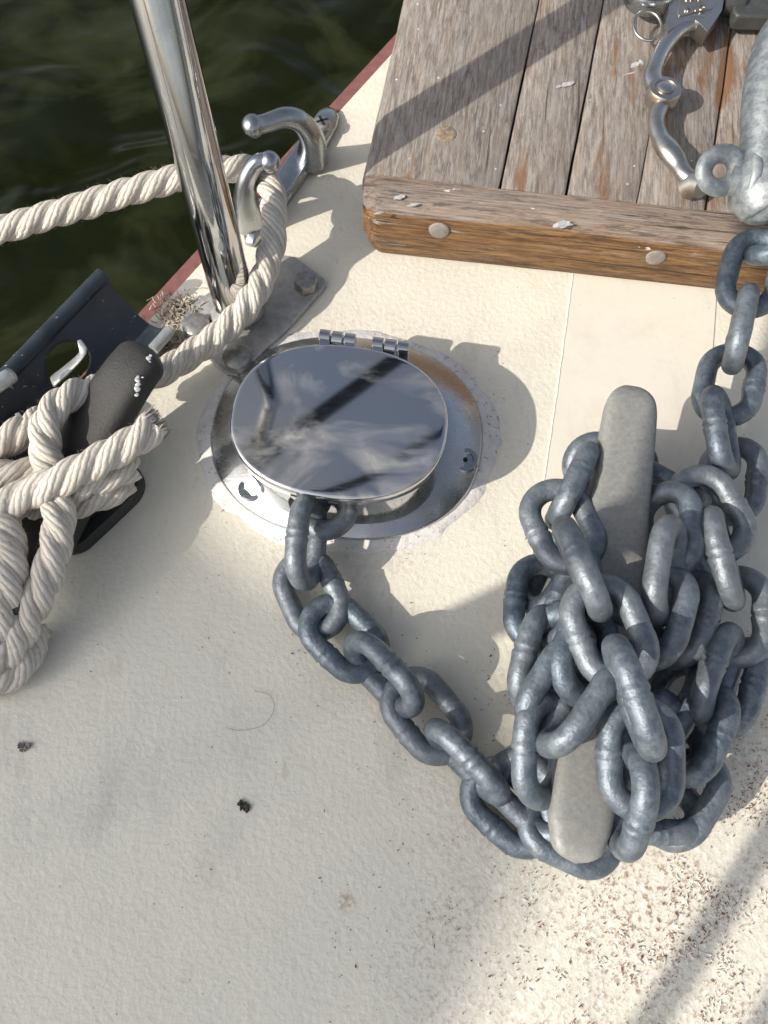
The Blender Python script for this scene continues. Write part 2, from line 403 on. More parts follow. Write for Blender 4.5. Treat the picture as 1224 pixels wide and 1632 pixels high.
M['straw'] = m_plain('dry_fibre', (.38, .33, .27), .9, 0, .6, 200, .2)
M['navy'] = m_plain('streak_navy', (.022, .032, .055), .8)  # dark tone for the added pieces that streak the lid's reflection
M['hole'] = m_plain('dark_inside', (.01, .01, .01), .8)
t_ = NT('added_shade_sheet'); t_.set(Base_Color=(.78, .77, .73), Roughness=.8)
_tr = t_.n('BsdfTransparent'); _ms = t_.n('MixShader'); t_.put(_ms.inputs[0], .83); t_.put(_ms.inputs[1], _tr.outputs[0]); t_.put(_ms.inputs[2], t_.b.outputs[0])
t_.put(t_.t.nodes['Material Output'].inputs['Surface'], _ms.outputs[0]); M['shade_sheet'] = t_.m       # part transparent, so the added sheet's shade stays pale

# ------------------------------------------------------------------ the setting: water, deck
wz = -0.85
mb = MB(); N = 40
mb.add([(-60, -60, wz), (60, -60, wz), (60, 60, wz), (-60, 60, wz)], [[0, 1, 2, 3]])
tag(mb.build('water', M['water'], smooth=False), kind='structure')

e0, e1 = P(262, 484), P(628, 82)                         # inner edge of the red rail
ed = (e1 - e0).normalized(); en = Vector((-ed.y, ed.x, 0))    # outboard
def edge(t, off=0.0, z=0.0):
    b = e0 + ed * t + en * off; return Vector((b.x, b.y, z))
mb = MB(); poly = [edge(-.9), edge(.9), edge(.9) + Vector((1.6, 0, 0)), edge(-.9) + Vector((1.6, -.5, 0))]
prism(mb, [(p.x, p.y) for p in poly], -.03, 0)
deck = tag(mb.build('deck', M['deck'], smooth=False), kind='structure')
mb = MB()
rings = []
prof = [(-.001, -.001), (.010, -.002), (.0125, -.006), (.0125, -.02), (-.001, -.02)]
for t in (-.9, .9): rings.append([edge(t, o, z) for o, z in prof])
loft(mb, rings); rr = mb.build('edge_rail', M['red'], deck, smooth=False)
mb = MB(); rings = []
for t in (-.9, .9): rings.append([edge(t, .008, -.02), edge(t, -.10, wz - .2), edge(t, -.14, wz - .2), edge(t, -.03, -.031)])
loft(mb, rings); mb.build('hull_side', M['hull'], deck, smooth=False)
# smooth painted lane down the middle of the anti-slip paint
lane_l = [(921, 380), (905, 500), (880, 680), (846, 900), (822, 1050), (812, 1180)]
lane_r = [(1147, 380), (1140, 500), (1126, 700), (1120, 900), (1112, 1050), (1108, 1180)]
mb = MB(); vs = []
for (a, b) in zip(lane_l, lane_r): vs += [P(*a, .0006), P(*b, .0006)]
mb.add(vs, [[2 * i, 2 * i + 1, 2 * i + 3, 2 * i + 2] for i in range(len(lane_l) - 1)])
mb.build('smooth_lane', M['smooth'], deck, smooth=False)
mb = MB(); pts = catmull([P(a, b, .0003) for a, b in lane_l[:4]], .004)
pts = [p + Vector((mn.noise(p * 200) * .0005, 0, 0)) for p in pts]
sweep(mb, pts, .00055, 6); mb.build('paint_ridge', M['smooth'], deck)

# ------------------------------------------------------------------ wooden platform
ZT = .047
plat = thing('wooden_platform', 'weathered grey teak platform with a brown front beam on the cream deck', 'platform', P(580, 330, 0))
pl, pr = P(577, 277, ZT), P(1300, 353, ZT)
fx = (pr - pl).normalized(); fy = Vector((-fx.y, fx.x, 0))
Mw = Matrix((( fx.x, fy.x, 0, pl.x), (fx.y, fy.y, 0, pl.y), (0, 0, 1, ZT), (0, 0, 0, 1)))   # platform frame: x along the front, y up the planks
Mi = Mw.inverted()
def L(px, py, z=ZT): return Mi @ P(px, py, z)
lines = [((577, 277), (641, 0)), ((797, 297), (858, 0)), ((903, 308), (962, 0)), ((1015, 318), (1074, 0)), ((1126, 331), (1172, 0)), ((1240, 340), (1280, 0)), ((1350, 350), (1385, 0))]
ext = []
for a, b in lines:
    a, b = L(*a), L(*b); ext.append((Vector((a.x, 0, 0)), a + (b - a) * 1.6))
gaps = [.0007, .0007, .0001, .0007, .0007, .0007]
mb = MB()
for i in range(len(ext) - 1):
    (a0, a1), (b0, b1) = ext[i], ext[i + 1]
    g0 = 0 if i == 0 else gaps[i - 1]; g1 = gaps[i]
    rng = random.Random(i); dz = rng.uniform(-.0006, .0004)
    NY = 60; rings = []
    r = .0014
    for j in range(NY + 1):
        t = j / NY; l = a0.lerp(a1, t); rr_ = b0.lerp(b1, t)
        wob = lambda s: .0006 * mn.noise(Vector((s * 9 + i * 3, t * 7, 1)))
        xl = l.x + g0 + wob(1); xr = rr_.x - g1 + wob(2); y = .0004 + (a1.y * t)
        rl = .006 if i == 0 else r
        rings.append([Vector((xl, y, -.03)), Vector((xl, y, -rl + dz)), Vector((xl + rl * .3, y, -rl * .3 + dz)), Vector((xl + rl, y, dz)),
                      Vector((xr - r, y, dz)), Vector((xr - r * .3, y, -r * .3 + dz)), Vector((xr, y, -r + dz)), Vector((xr, y, -.03))])
    loft(mb, rings)
def plat_part(mb, name, m, parent=plat, **kw):
    o = mb.build(name, m, None, **kw); o.parent = parent
    o.matrix_parent_inverse = Matrix.Translation(plat.location).inverted(); o.matrix_basis = Mw; return o
plat_part(mb, 'planking', M['plank'], auto=30)
# under-body so that the gaps stay dark
mb = MB(); prism(mb, [(.006, .004), (.40, .004), (.44, .45), (.07, .45)], -.046, -.0315)
plat_part(mb, 'bearer', M['brownplug'], smooth=False)
# front beam: rounded front, its left end curved under
BD = .0205
mb = MB(); rings = []
bprof = [(0, -.0005), (-BD * .35, -.0008), (-BD * .7, -.0022), (-BD * .9, -.0055), (-BD, -.012), (-BD - .0005, -.022), (-BD - .0003, -.034), (-BD + .0018, -.042), (-BD + .005, -.0465), (0, -.0465)]
NX = 130
for j in range(NX + 1):
    x = .002 + (pr - pl).length * j / NX
    endk = max(0, 1 - (x - .002) / .012); cut = endk ** 2
    ring = []
    for (y, z) in bprof:
        wz_ = mn.noise(Vector((x * 30, y * 90, z * 120))) * .0007
        zz = z
        if z < -.02: zz = z + cut * .012
        ring.append(Vector((x, y * (1 - .35 * cut) + wz_, zz - .0012 * (1 if z > -.003 else 0) * endk)))
    rings.append(ring)
loft(mb, rings); beam = plat_part(mb, 'front_beam', M['beam'], auto=50)
def on_face(px, py):        # a point on the beam's front face
    n = Mw.to_3x3() @ Vector((0, -1, 0)); p0 = Mw @ Vector((0, -BD - .0005, 0)); d = ray(px, py); o = Vector((0, 0, H))
    return o + d * ((p0 - o).dot(n) / d.dot(n))
for (px, py, r) in ((700, 368, .0062), (1045, 411, .0058)):
    c = Mi @ on_face(px, py); mb = MB(); rings = []
    for (rr_, dy) in ((1.0, .001), (1.0, -.0002), (.85, -.0006), (.35, -.0007)):
        rings.append([c + Vector((rr_ * r * math.cos(a) * (1 + .06 * math.sin(3 * a)), dy, rr_ * r * math.sin(a))) for a in [2 * math.pi * k / 20 for k in range(20)]])
    loft(mb, rings); o = plat_part(mb, 'bolt_cover', M['plug'])
c = L(711, 214); mb = MB(); rings = []
for rr_, dz in ((1, -.002), (1, .00035), (.93, .0006), (.3, .0006)): rings.append([c + Vector((.0062 * rr_ * math.cos(a), .0062 * rr_ * math.sin(a), dz)) for a in [2 * math.pi * k / 24 for k in range(24)]])
loft(mb, rings); plat_part(mb, 'wood_plug', M['plug2'])
# white paint spots on the platform
def blot(mb, c, r, z, seed, sx=1, sy=1, M4=None, ang=0):
    rng = random.Random(seed); n = 22; ph = rng.uniform(0, 9)
    pts = []
    for k in range(n):
        a = 2 * math.pi * k / n; rr_ = r * (1 + .55 * mn.noise(Vector((math.cos(a) * 1.7 + ph, math.sin(a) * 1.7, ph))))
        x, y = rr_ * math.cos(a) * sx, rr_ * math.sin(a) * sy
        pts.append((c.x + x * math.cos(ang) - y * math.sin(ang), c.y + x * math.sin(ang) + y * math.cos(ang)))
    prism(mb, pts, z - .0004, z)
mb = MB()
for i, (px, py, r, sx, sy) in enumerate([(905, 135, .0042, 1.5, .5), (890, 138, .002, 1, .7), (798, 168, .0009, 1, 1), (770, 210, .0009, 1.4, 1), (940, 160, .0008, 1, 1), (1012, 104, .003, 1.5, .8), (1022, 100, .0025, .7, 1.2), (1003, 118, .0028, 2.2, .25), (1043, 70, .001, 1, 1)]):
    mb = MB(); blot(mb, L(px, py), r * .75, .0004, i, sx, sy, ang=.5); plat_part(mb, 'paint_fleck', M['paintflake'], smooth=False)
mb = MB()
for i, (px, py, r, sx, z) in enumerate([(636, 314, .0026, 1.3, -.0004), (658, 326, .0013, 2.4, -.0011), (898, 357, .0042, 1.2, -.0018), (604, 339, .0013, 2, -.0026)]):
    mb = MB(); blot(mb, L(px, py, ZT + z), r, z, 20 + i, sx, .55, ang=.35); plat_part(mb, 'paint_fleck', M['paintflake'], smooth=False)

# ------------------------------------------------------------------ bow pulpit: pole, foot plate, bolts; a second leg, rail and wires beyond the frame
base = P(378, 500, .004)
topd = ray(251, 0); topp = Vector((0, 0, H)) + topd * .352
pdir = (topp - base).normalized()
pul = thing('bow_pulpit', 'polished steel pulpit pole leaning outboard on its bolted foot plate', 'railing', P(378, 500, 0))
PR = .0124
mb = MB(); sweep(mb, [base - pdir * .004 + pdir * (t * .60 / 40) for t in range(41)], PR, 40)
under(pul, mb.build('pole', M['steel'], auto=50))
mb = MB(); rings = []
for r, hgt in ((PR + .0045, .0005), (PR + .0035, .002), (PR + .0012, .0045), (PR + .0002, .007)):
    rings.append([base + pdir * hgt + (lambda u, v: u * (r * math.cos(a)) + v * (r * math.sin(a)))(pdir.orthogonal().normalized(), pdir.cross(pdir.orthogonal()).normalized()) for a in [2 * math.pi * k / 32 for k in range(32)]])
loft(mb, rings); under(pul, mb.build('weld_collar', M['plate']))
plate = [(453, 406), (470, 409), (516, 443), (519, 452), (512, 462), (460, 520), (388, 590), (376, 598), (362, 595), (338, 575), (292, 533), (287, 522), (298, 491), (340, 460)]
mb = MB(); prism(mb, [tuple(P(a, b, .004).xy) for a, b in plate], .0003, .004)
under(pul, mb.build('foot_plate', M['plate'], bevel=.0007))
def hexbolt(px, py, r, hgt, rot, dome):
    c = P(px, py, .004 + hgt * .8); c.z = .004; mb = MB(); rings = []
    prof = [(1, 0), (1, hgt * .8), (.93, hgt * .93), (.5, hgt), (.15, hgt)] if not dome else [(1, 0), (1, hgt * .6), (.95, hgt * .8), (.75, hgt * .95), (.2, hgt)]
    ns = 36
    for rr_, z in prof:
        ring = []
        for k in range(ns):
            a = 2 * math.pi * k / ns; q = r * rr_
            hexr = r * math.cos(math.pi / 6) / math.cos(((a - rot) % (math.pi / 3)) - math.pi / 6)
            q = min(hexr, r * .97) * rr_ if not dome else r * rr_
            ring.append(c + Vector((q * math.cos(a), q * math.sin(a), z)))
        rings.append(ring)
    loft(mb, rings); under(pul, mb.build('bolt', M['bolt'], auto=28))
hexbolt(487, 447, .0075, .0072, .3, False); hexbolt(312, 516, .0083, .0065, 0, True); hexbolt(376, 568, .0085, .0068, .2, True)
# aft leg and top rail (outside the frame; the leg shades the deck across the chain)
b2 = P(727, 1005, 0) - Vector((SUNV.x, SUNV.y, 0)).normalized() * .60
aft = Vector((b2.x, b2.y, 0.0))
pt0 = base + pdir * .596
mb = MB(); sweep(mb, catmull([aft, aft + Vector((0, 0, .3)), aft + Vector((0, 0, .56))], .02), PR, 24); under(pul, mb.build('aft_leg', M['steel']))
def mirror(px, py, zr, zl=.045):       # the place at height zr whose mirror image shows on the lid at px, py
    p = P(px, py, zl); v = Vector((0, 0, 2 * zl - H)); return v + (p - v) * ((zr - v.z) / (p.z - v.z))
r0, r1 = mirror(650, 562, .62), mirror(392, 752, .62)
rd = (r0 - r1)
rail = [aft + Vector((0, 0, .56)), r1 - rd * .9 + Vector((-.01, -.03, 0)), r1 - rd * .3, r1, r0, r0 + rd * .6, r0 + rd * 1.0 + Vector((.02, .03, 0))]
mb = MB(); sweep(mb, catmull(rail, .02), .0095, 20); under(pul, mb.build('top_rail', M['steel']))
mb = MB(); sweep(mb, [r1 - rd * .3, r1, r0, r0 + rd * .6], .0106, 20); under(pul, mb.build('added_rail_sleeve', M['navy']))  # added dark sleeve, only there to darken the rail's streak on the lid
mb = MB(); sweep(mb, catmull([pt0, pt0.lerp(r1, .5) + Vector((0, 0, .012)), r1 - rd * .12], .01), .0095, 16); under(pul, mb.build('rail_stub', M['steel']))
mb = MB(); sweep(mb, catmull([mirror(775, 630, .62), mirror(738, 668, .62), mirror(712, 690, .62), mirror(688, 698, .62), mirror(655, 722, .62), mirror(600, 758, .62), mirror(500, 795, .62)], .01), .0055, 12); under(pul, mb.build('added_streak_line', M['navy']))  # added line, bent to draw a second dark streak on the lid

# ------------------------------------------------------------------ mooring chock
ch = thing('mooring_chock', 'chromed open horn chock with two ball tips screwed to the deck edge', 'chock', P(460, 290, 0))
mb = MB(); out = [(523, 168), (535, 172), (540, 184), (537, 200), (520, 232), (475, 297), (420, 372), (404, 388), (391, 384), (388, 370), (400, 345), (455, 255), (500, 190), (512, 172)]
rings = []
cen = P(462, 282, .006)
for k, z in ((1.02, .0004), (1.0, .0035), (.93, .006), (.8, .0075)):
    rings.append([Vector((cen.x + (q.x - cen.x) * k, cen.y + (q.y - cen.y) * k, z)) for q in [P(a, b, .004) for a, b in out]])
loft(mb, rings); under(ch, mb.build('base', M['chrome'], bevel=.0012, auto=50))
mb = MB()
p1 = catmull([P(497, 252, .006), P(497, 222, .026), P(480, 195, .042), P(455, 187, .049), P(425, 196, .050), P(404, 201, .050)], .0012)
def rh(t): return .0060 * (1 - t) ** 2 + .0054
sweep(mb, p1, rh, 20, True, .9); ball(mb, P(403, 201, .050), .0068, 1, 24)
under(ch, mb.build('horn', M['chrome'], auto=60))
mb = MB()
p2 = catmull([P(399, 352, .006), P(391, 322, .024), P(393, 290, .040), P(406, 264, .049), P(420, 257, .051), P(430, 258, .051)], .0012)
sweep(mb, p2, rh, 20, True, .9); ball(mb, P(430, 258, .051), .0062, 1, 24)
under(ch, mb.build('horn', M['chrome'], auto=60))
c = P(513, 195, .0095); mb = MB(); rings = []
for r, z in ((.0062, -.003), (.0062, 0), (.005, .0012), (.002, .0016)): rings.append([c + Vector((r * math.cos(a), r * math.sin(a), z)) for a in [2 * math.pi * k / 24 for k in range(24)]])
loft(mb, rings); scw = under(ch, mb.build('screw', M['bolt'], auto=50))
mb = MB()
for a in (.4, .4 + math.pi / 2):
    d = Vector((math.cos(a), math.sin(a), 0)); n = Vector((-d.y, d.x, 0)); vs = [c + d * (s * .0042) + n * (q * .0008) + Vector((0, 0, z)) for z in (.0010, .00185) for s, q in ((-1, -1), (1, -1), (1, 1), (-1, 1))]
    mb.add(vs, [[3, 2, 1, 0], [4, 5, 6, 7], [0, 1, 5, 4], [1, 2, 6, 5], [2, 3, 7, 6], [3, 0, 4, 7]])
o = mb.build('cross_slot', M['hole'], None, smooth=False); o.parent = scw

# ------------------------------------------------------------------ ropes
RR = .0080
def rope_mb(mb, pts, R0=RR, lay=.044, step=.0014, ph=0.0, taper=0):
    p = catmull(pts, step); T, U = frames(p); m = len(p)
    Ls = [0]
    for i in range(1, m): Ls.append(Ls[-1] + (p[i] - p[i - 1]).length)
    for k in range(3):
        path = []
        for i in range(m):
            a = ph - 2 * math.pi * Ls[i] / lay + 2 * math.pi * k / 3
            v = T[i].cross(U[i]); q = R0 * .43 * (1 + .16 * mn.noise(Vector((Ls[i] * 60, k * 5, ph))))
            path.append(p[i] + U[i] * (q * math.cos(a)) + v * (q * math.sin(a)))
        rs = R0 * .585
        sweep(mb, path, lambda t: rs * (1 + .10 * mn.noise(Vector((t * 60, k * 7, ph)))), 12)
    # stray fibres
    rng = random.Random(int(ph * 100) + m)
    for _ in range(int(Ls[-1] * 3200)):
        i = rng.randrange(2, m - 2); a = rng.uniform(0, 6.28); v = T[i].cross(U[i]); d = (U[i] * math.cos(a) + v * math.sin(a))
        s0 = p[i] + d * R0 * .96; l = rng.uniform(.0008, .0034); q = (d * rng.uniform(.2, .8) + T[i] * rng.uniform(-1, 1) + v * rng.uniform(-.3, .3)).normalized()
        e = s0 + q * l; wv = q.orthogonal().normalized() * .00006; w2 = q.cross(wv)
        mb.add([s0 - wv, s0 + wv, s0 + w2 * 1.4, e], [[0, 1, 3], [1, 2, 3], [2, 0, 3]])
mb = MB()
rope_mb(mb, [P(-240, 430, .03), P(-60, 384, .035), P(80, 343, .038), P(200, 307, .040), P(300, 280, .040), P(375, 268, .036), P(408, 272, .032), P(430, 297, .036), P(437, 345, .034), P(433, 395, .030),
             P(412, 458, .026), P(372, 512, .022), P(318, 556, .020), P(262, 590, .021), P(215, 607, .026), P(165, 618, .033), P(118, 628, .046), P(80, 660, .050), P(70, 705, .047), P(82, 750, .040), P(96, 800, .034)], ph=.3)
mr_root = tag(mb.build('mooring_rope', M['rope']), 'white three strand rope running past the pole and through the horn chock', 'rope')
mb = MB()
rope_mb(mb, [P(246, 679, .050), P(219, 700, .052), P(160, 733, .052), P(95, 766, .051), P(30, 795, .046), P(-60, 850, .04)], ph=.9, R0=.0083)
rope_mb(mb, [P(-70, 700, .032), P(-10, 715, .036), P(28, 690, .038), P(62, 672, .03), P(110, 660, .02)], ph=1.7)
rope_mb(mb, [P(-80, 748, .030), P(0, 757, .036), P(50, 752, .034), P(110, 748, .028), P(160, 760, .022)], ph=2.2)
rope_mb(mb, [P(212, 742, .034), P(175, 757, .040), P(120, 776, .040), P(40, 792, .034), P(-50, 810, .028)], ph=2.9)
rope_mb(mb, [P(200, 763, .024), P(178, 783, .030), P(130, 800, .031), P(70, 812, .026), P(-30, 838, .02)], ph=3.6)
rope_mb(mb, [P(80, 757, .034), P(92, 800, .042), P(92, 852, .040), P(76, 915, .034), P(48, 975, .026), P(22, 1028, .019), P(-20, 1062, .014), P(-80, 1085, .012)], ph=4.4, R0=.0082)
rope_mb(mb, [P(-25, 792, .036), P(5, 832, .042), P(17, 885, .040), P(14, 945, .034), P(-4, 1000, .026), P(-40, 1040, .02)], ph=5.1, R0=.0082)
rope_mb(mb, [P(60, 1000, .009), P(48, 1035, .009), P(34, 1062, .009), P(2, 1084, .009), P(-60, 1098, .009)], ph=5.8, R0=.0080)
coil = tag(mb.build('rope_coil', M['rope']), 'dirty white rope wound in figure eights round the black cleat', 'rope')
# frayed whipping at the rope's cut end
mb = MB(); rng = random.Random(4); c0 = P(246, 679, .050); ax = (P(262, 668, .050) - c0).normalized()
for i in range(150):
    o_ = ax.orthogonal().normalized(); v = ax.cross(o_); a = rng.uniform(0, 6.28); r = .0078 * math.sqrt(rng.random())
    s0 = c0 + o_ * r * math.cos(a) + v * r * math.sin(a) - ax * .003
    e = s0 + ax * rng.uniform(.004, .0095) + o_ * rng.uniform(-.002, .002) + v * rng.uniform(-.002, .002)
    sweep(mb, catmull([s0, s0.lerp(e, .6), e], .002), lambda t: .00075 * (1.1 - t), 5)
mb.build('frayed_end', M['rope'], coil)

# ------------------------------------------------------------------ black mooring cleat
bc = thing('black_cleat', 'black cast mooring cleat wound with white rope at the left of the deck', 'cleat', P(140, 760, 0))
def cleat_horn(mb, path, wid, thk, n=24, pw=3.2):
    """superellipse section swept along the path, flat top kept level"""
    m = len(path); rings = []; T, U = frames(path)
    for i in range(m):
        t = i / (m - 1); side = T[i].cross(Vector((0, 0, 1))).normalized(); up = side.cross(T[i]).normalized()
        w_, h_ = wid(t), thk(t); ring = []
        for k in range(n):
            a = 2 * math.pi * k / n; ca, sa = math.cos(a), math.sin(a)
            ring.append(path[i] + side * (w_ * math.copysign(abs(ca) ** (2 / pw), ca)) + up * (h_ * math.copysign(abs(sa) ** (2 / pw), sa)))
        rings.append(ring)
    return loft(mb, rings)
def rnd(t, w0, w1, tip=.13):         # half-width: w0 in the middle, w1 at the tips, rounded ends
    d = abs(2 * t - 1); w_ = w0 + (w1 - w0) * d
    e = (1 - d) / tip
    return w_ * (math.sqrt(max(0.0, 1 - (1 - e) ** 2)) if e < 1 else 1) + .0003
mb = MB()
path = catmull([P(241, 556, .050), P(205, 600, .047), P(160, 672, .036), P(112, 770, .022), P(66, 870, .020), P(40, 930, .022), P(14, 985, .030)], .0015)
cleat_horn(mb, path, lambda t: rnd(t, .017, .0125, .12), lambda t: rnd(t, .010, .0085, .10), 28, 2.8)
under(bc, mb.build('horn_bar', M['blackcast'], auto=70))
for (px, py) in ((150, 745), (84, 815)):
    mb = MB(); c = P(px, py, .02); rings = []
    for z, r in ((.001, .0135), (.004, .013), (.010, .0115), (.018, .0105), (.024, .011)): rings.append([Vector((c.x + r * math.cos(a), c.y + r * .8 * math.sin(a), z)) for a in [2 * math.pi * k / 24 for k in range(24)]])
    loft(mb, rings); under(bc, mb.build('leg', M['blackcast']))
mb = MB(); rings = []
ca, cb = P(213, 758, 0), P(95, 868, 0); d = (cb - ca).normalized(); nn = Vector((-d.y, d.x, 0))
for k, z in ((1, .0004), (1, .006), (.9, .0085)):
    ring = []
    for j in range(36):
        a = 2 * math.pi * j / 36; x = math.cos(a); y = math.sin(a); ln = (cb - ca).length / 2 - .012
        ring.append((ca + cb) / 2 + d * ((math.copysign(ln, x) if abs(x) > .02 else 0) + .016 * x * k) + nn * (.0145 * y * k) + Vector((0, 0, z)))
    rings.append(ring)
loft(mb, rings); under(bc, mb.build('base', M['blackcast'], auto=50))
mb = MB()
for i in range(12):
    mb = MB(); rng = random.Random(i); t = rng.random(); px, py = (236 + rng.uniform(-3, 4), 573 + rng.uniform(-6, 6)) if i < 4 else (226 + rng.uniform(-4, 4) - t * 14, 590 + t * 50)
    n0 = len(mb.v); ball(mb, P(px, py, .0595 if i < 4 else .0562), rng.uniform(.0006, .0016), .35, 8)
    for q in range(n0, len(mb.v)): mb.v[q] += Vector((mn.noise(mb.v[q] * 900), mn.noise(mb.v[q] * 900 + Vector((5, 0, 0))), 0)) * .001
    under(bc, mb.build('paint_fleck', M['paintflake']))

# ------------------------------------------------------------------ black channel at the deck edge
bk = thing('black_channel', 'black metal channel with a rolled edge and oval slots hanging over the deck edge', 'bracket', P(150, 560, 0))
A0, A1 = P(163, 436, .034), P(272, 528, .012)            # near end: outer rolled edge, inner edge
dirv = (P(-60, 668, .034) - A0)
prof = []
NU = 90
for i in range(NU + 1):
    t = i / NU; p = A0.lerp(A1, t); sag = -.020 * math.sin(math.pi * t) * (1 - .25 * t); prof.append(p + Vector((0, 0, sag)))
mb = MB(); NL = 220
pts = [[q + dirv * (j / NL * 1.25) for q in prof] for j in range(NL + 1)]
def hole(u, v):             # u across 0..1, v along 0..1
    for (cu, cv, ru, rv) in ((.25, .365, .15, .10), (.34, .70, .15, .10)):
        if ((u - cu) / ru) ** 2 + ((v - cv) / rv) ** 2 < 1: return True
    return False
vs = [p for r in pts for p in r]; fs = []
for j in range(NL):
    for i in range(NU):
        if not hole((i + .5) / NU, (j + .5) / NL): fs.append([j * (NU + 1) + i, j * (NU + 1) + i + 1, (j + 1) * (NU + 1) + i + 1, (j + 1) * (NU + 1) + i])
mb.add(vs, fs); o = mb.build('channel_plate', M['blackmetal']); under(bk, o)
md = o.modifiers.new('sol', 'SOLIDIFY'); md.thickness = .0022; md.offset = 0
sm_ = o.modifiers.new('sm', 'SMOOTH'); sm_.factor = .5; sm_.iterations = 4
mb = MB(); sweep(mb, [A0 + Vector((0, 0, -.001)) + dirv * t for t in (0, .3, .6, .9, 1.25)], .0045, 16); under(bk, mb.build('rolled_edge', M['blackmetal'], auto=50))
for (q0, q1, q2, q3) in (((84, 608, .022), (108, 588, .026), (132, 562, .031), (126, 542, .034)), ((0, 700, .022), (14, 690, .024), (32, 675, .028), (27, 658, .031))):
    mb = MB(); sweep(mb, catmull([P(*q0), P(*q1), P(*q2), P(*q3)], .002), lambda t: .0048 * (1.05 - t) ** .5, 12, True, .3, up=(0, .3, 1)); under(bk, mb.build('bent_tab', M['tab']))
mb = MB(); sweep(mb, [A1 + Vector((0, 0, .001)), A1 + Vector((0, 0, .001)) + dirv * .14], .0035, 12); under(bk, mb.build('edge_strip', M['tab'], auto=50))
mb = MB(); sweep(mb, catmull([P(18, 598, .044), P(0, 610, .046), P(-60, 650, .046)], .003), .0042, 14); under(bk, mb.build('pin', M['tab']))

# ------------------------------------------------------------------ deck pipe with lid
dp = thing('deck_pipe', 'polished oval chain pipe with a hinged mirror lid set in white sealant', 'deck pipe', P(552, 705, 0))
def oval(cx, cy, rx, ry, z, tilt=0.0, n=72, pw=2.25):
    out = []
    for k in range(n):
        a = 2 * math.pi * k / n; ca, sa = math.cos(a), math.sin(a)
        x = rx * math.copysign(abs(ca) ** (2 / pw), ca); y = ry * math.copysign(abs(sa) ** (2 / pw), sa)
        out.append(Vector((cx + x * math.cos(tilt) - y * math.sin(tilt), cy + x * math.sin(tilt) + y * math.cos(tilt), z)))
    return out
fl, fr, ft, fb = P(337, 706), P(768, 690), P(560, 541), P(560, 861)
fc = Vector(((fl.x + fr.x) / 2, (ft.y + fb.y) / 2, 0)); frx = (fr - fl).length / 2; fry = (ft.y - fb.y) / 2
TL = -.13
mb = MB(); n = 96; ring0 = []; ring1 = []; ring2 = []
for k in range(n):
    a = 2 * math.pi * k / n; q = Vector((math.cos(a), math.sin(a), 0))
    ov = oval(0, 0, frx, fry, 0, TL, n)[k]
    s_ = 1.105 + .08 * mn.noise(q * 2.1 + Vector((3, 0, 0))) + .035 * mn.noise(q * 7) + .02 * mn.noise(q * 19)
    ring0.append(fc + ov * s_); r1 = fc + ov * (s_ * .985); r1.z = .0009 + .0005 * mn.noise(q * 9); ring1.append(r1); r2 = fc + ov * .95; r2.z = .0016; ring2.append(r2)
loft(mb, [ring0, ring1, ring2], False); under(dp, mb.build('sealant', M['sealant'], auto=60))
mb = MB()
loft(mb, [oval(fc.x, fc.y, frx, fry, .0005, TL), oval(fc.x, fc.y, frx, fry, .0022, TL), oval(fc.x, fc.y, frx - .0012, fry - .0012, .0034, TL), oval(fc.x, fc.y, frx * .80, fry * .80, .0075, TL), oval(fc.x, fc.y, frx * .72, fry * .70, .011, TL)], True)
under(dp, mb.build('flange', M['flange'], auto=50))
LZ = .045
lc = P(540, 672, LZ); ll, lr = P(363, 672, LZ), P(717, 672, LZ); lt, lb = P(540, 545, LZ), P(540, 797, LZ)
lrx = (lr.x - ll.x) / 2 * .985; lry = (lt.y - lb.y) / 2 * .97; lcy = (lt.y + lb.y) / 2
mb = MB()
rg = [oval(lc.x + .001, lcy, lrx * .962, lry * .962, z, TL, pw=2.5) for z in (.007, .020, LZ - .0090)]
loft(mb, rg, True)
under(dp, mb.build('collar', M['steel'], auto=50))
mb = MB()
def tilt(rr): return [Vector((p.x, p.y, p.z + (p.x - lc.x) * -.004)) for p in rr]
loft(mb, [tilt(oval(lc.x, lcy, lrx - .0022, lry - .0022, LZ - .0105, TL, pw=2.3)), tilt(oval(lc.x, lcy, lrx - .0004, lry - .0004, LZ - .0088, TL, pw=2.3)), tilt(oval(lc.x, lcy, lrx, lry, LZ - .0016, TL, pw=2.3)), tilt(oval(lc.x, lcy, lrx - .0005, lry - .0005, LZ - .0005, TL, pw=2.3)),
          tilt(oval(lc.x, lcy, lrx - .0016, lry - .0016, LZ, TL, pw=2.3)), tilt(oval(lc.x, lcy, lrx * .955, lry * .955, LZ + .00001, TL, pw=2.3)), tilt(oval(lc.x, lcy, lrx * .93, lry * .93, LZ + .00001, TL, pw=2.3)), tilt(oval(lc.x, lcy, lrx * .5, lry * .5, LZ + .00001, TL, pw=2.3))], True)
lid = under(dp, mb.build('lid', M['lid'], auto=50))
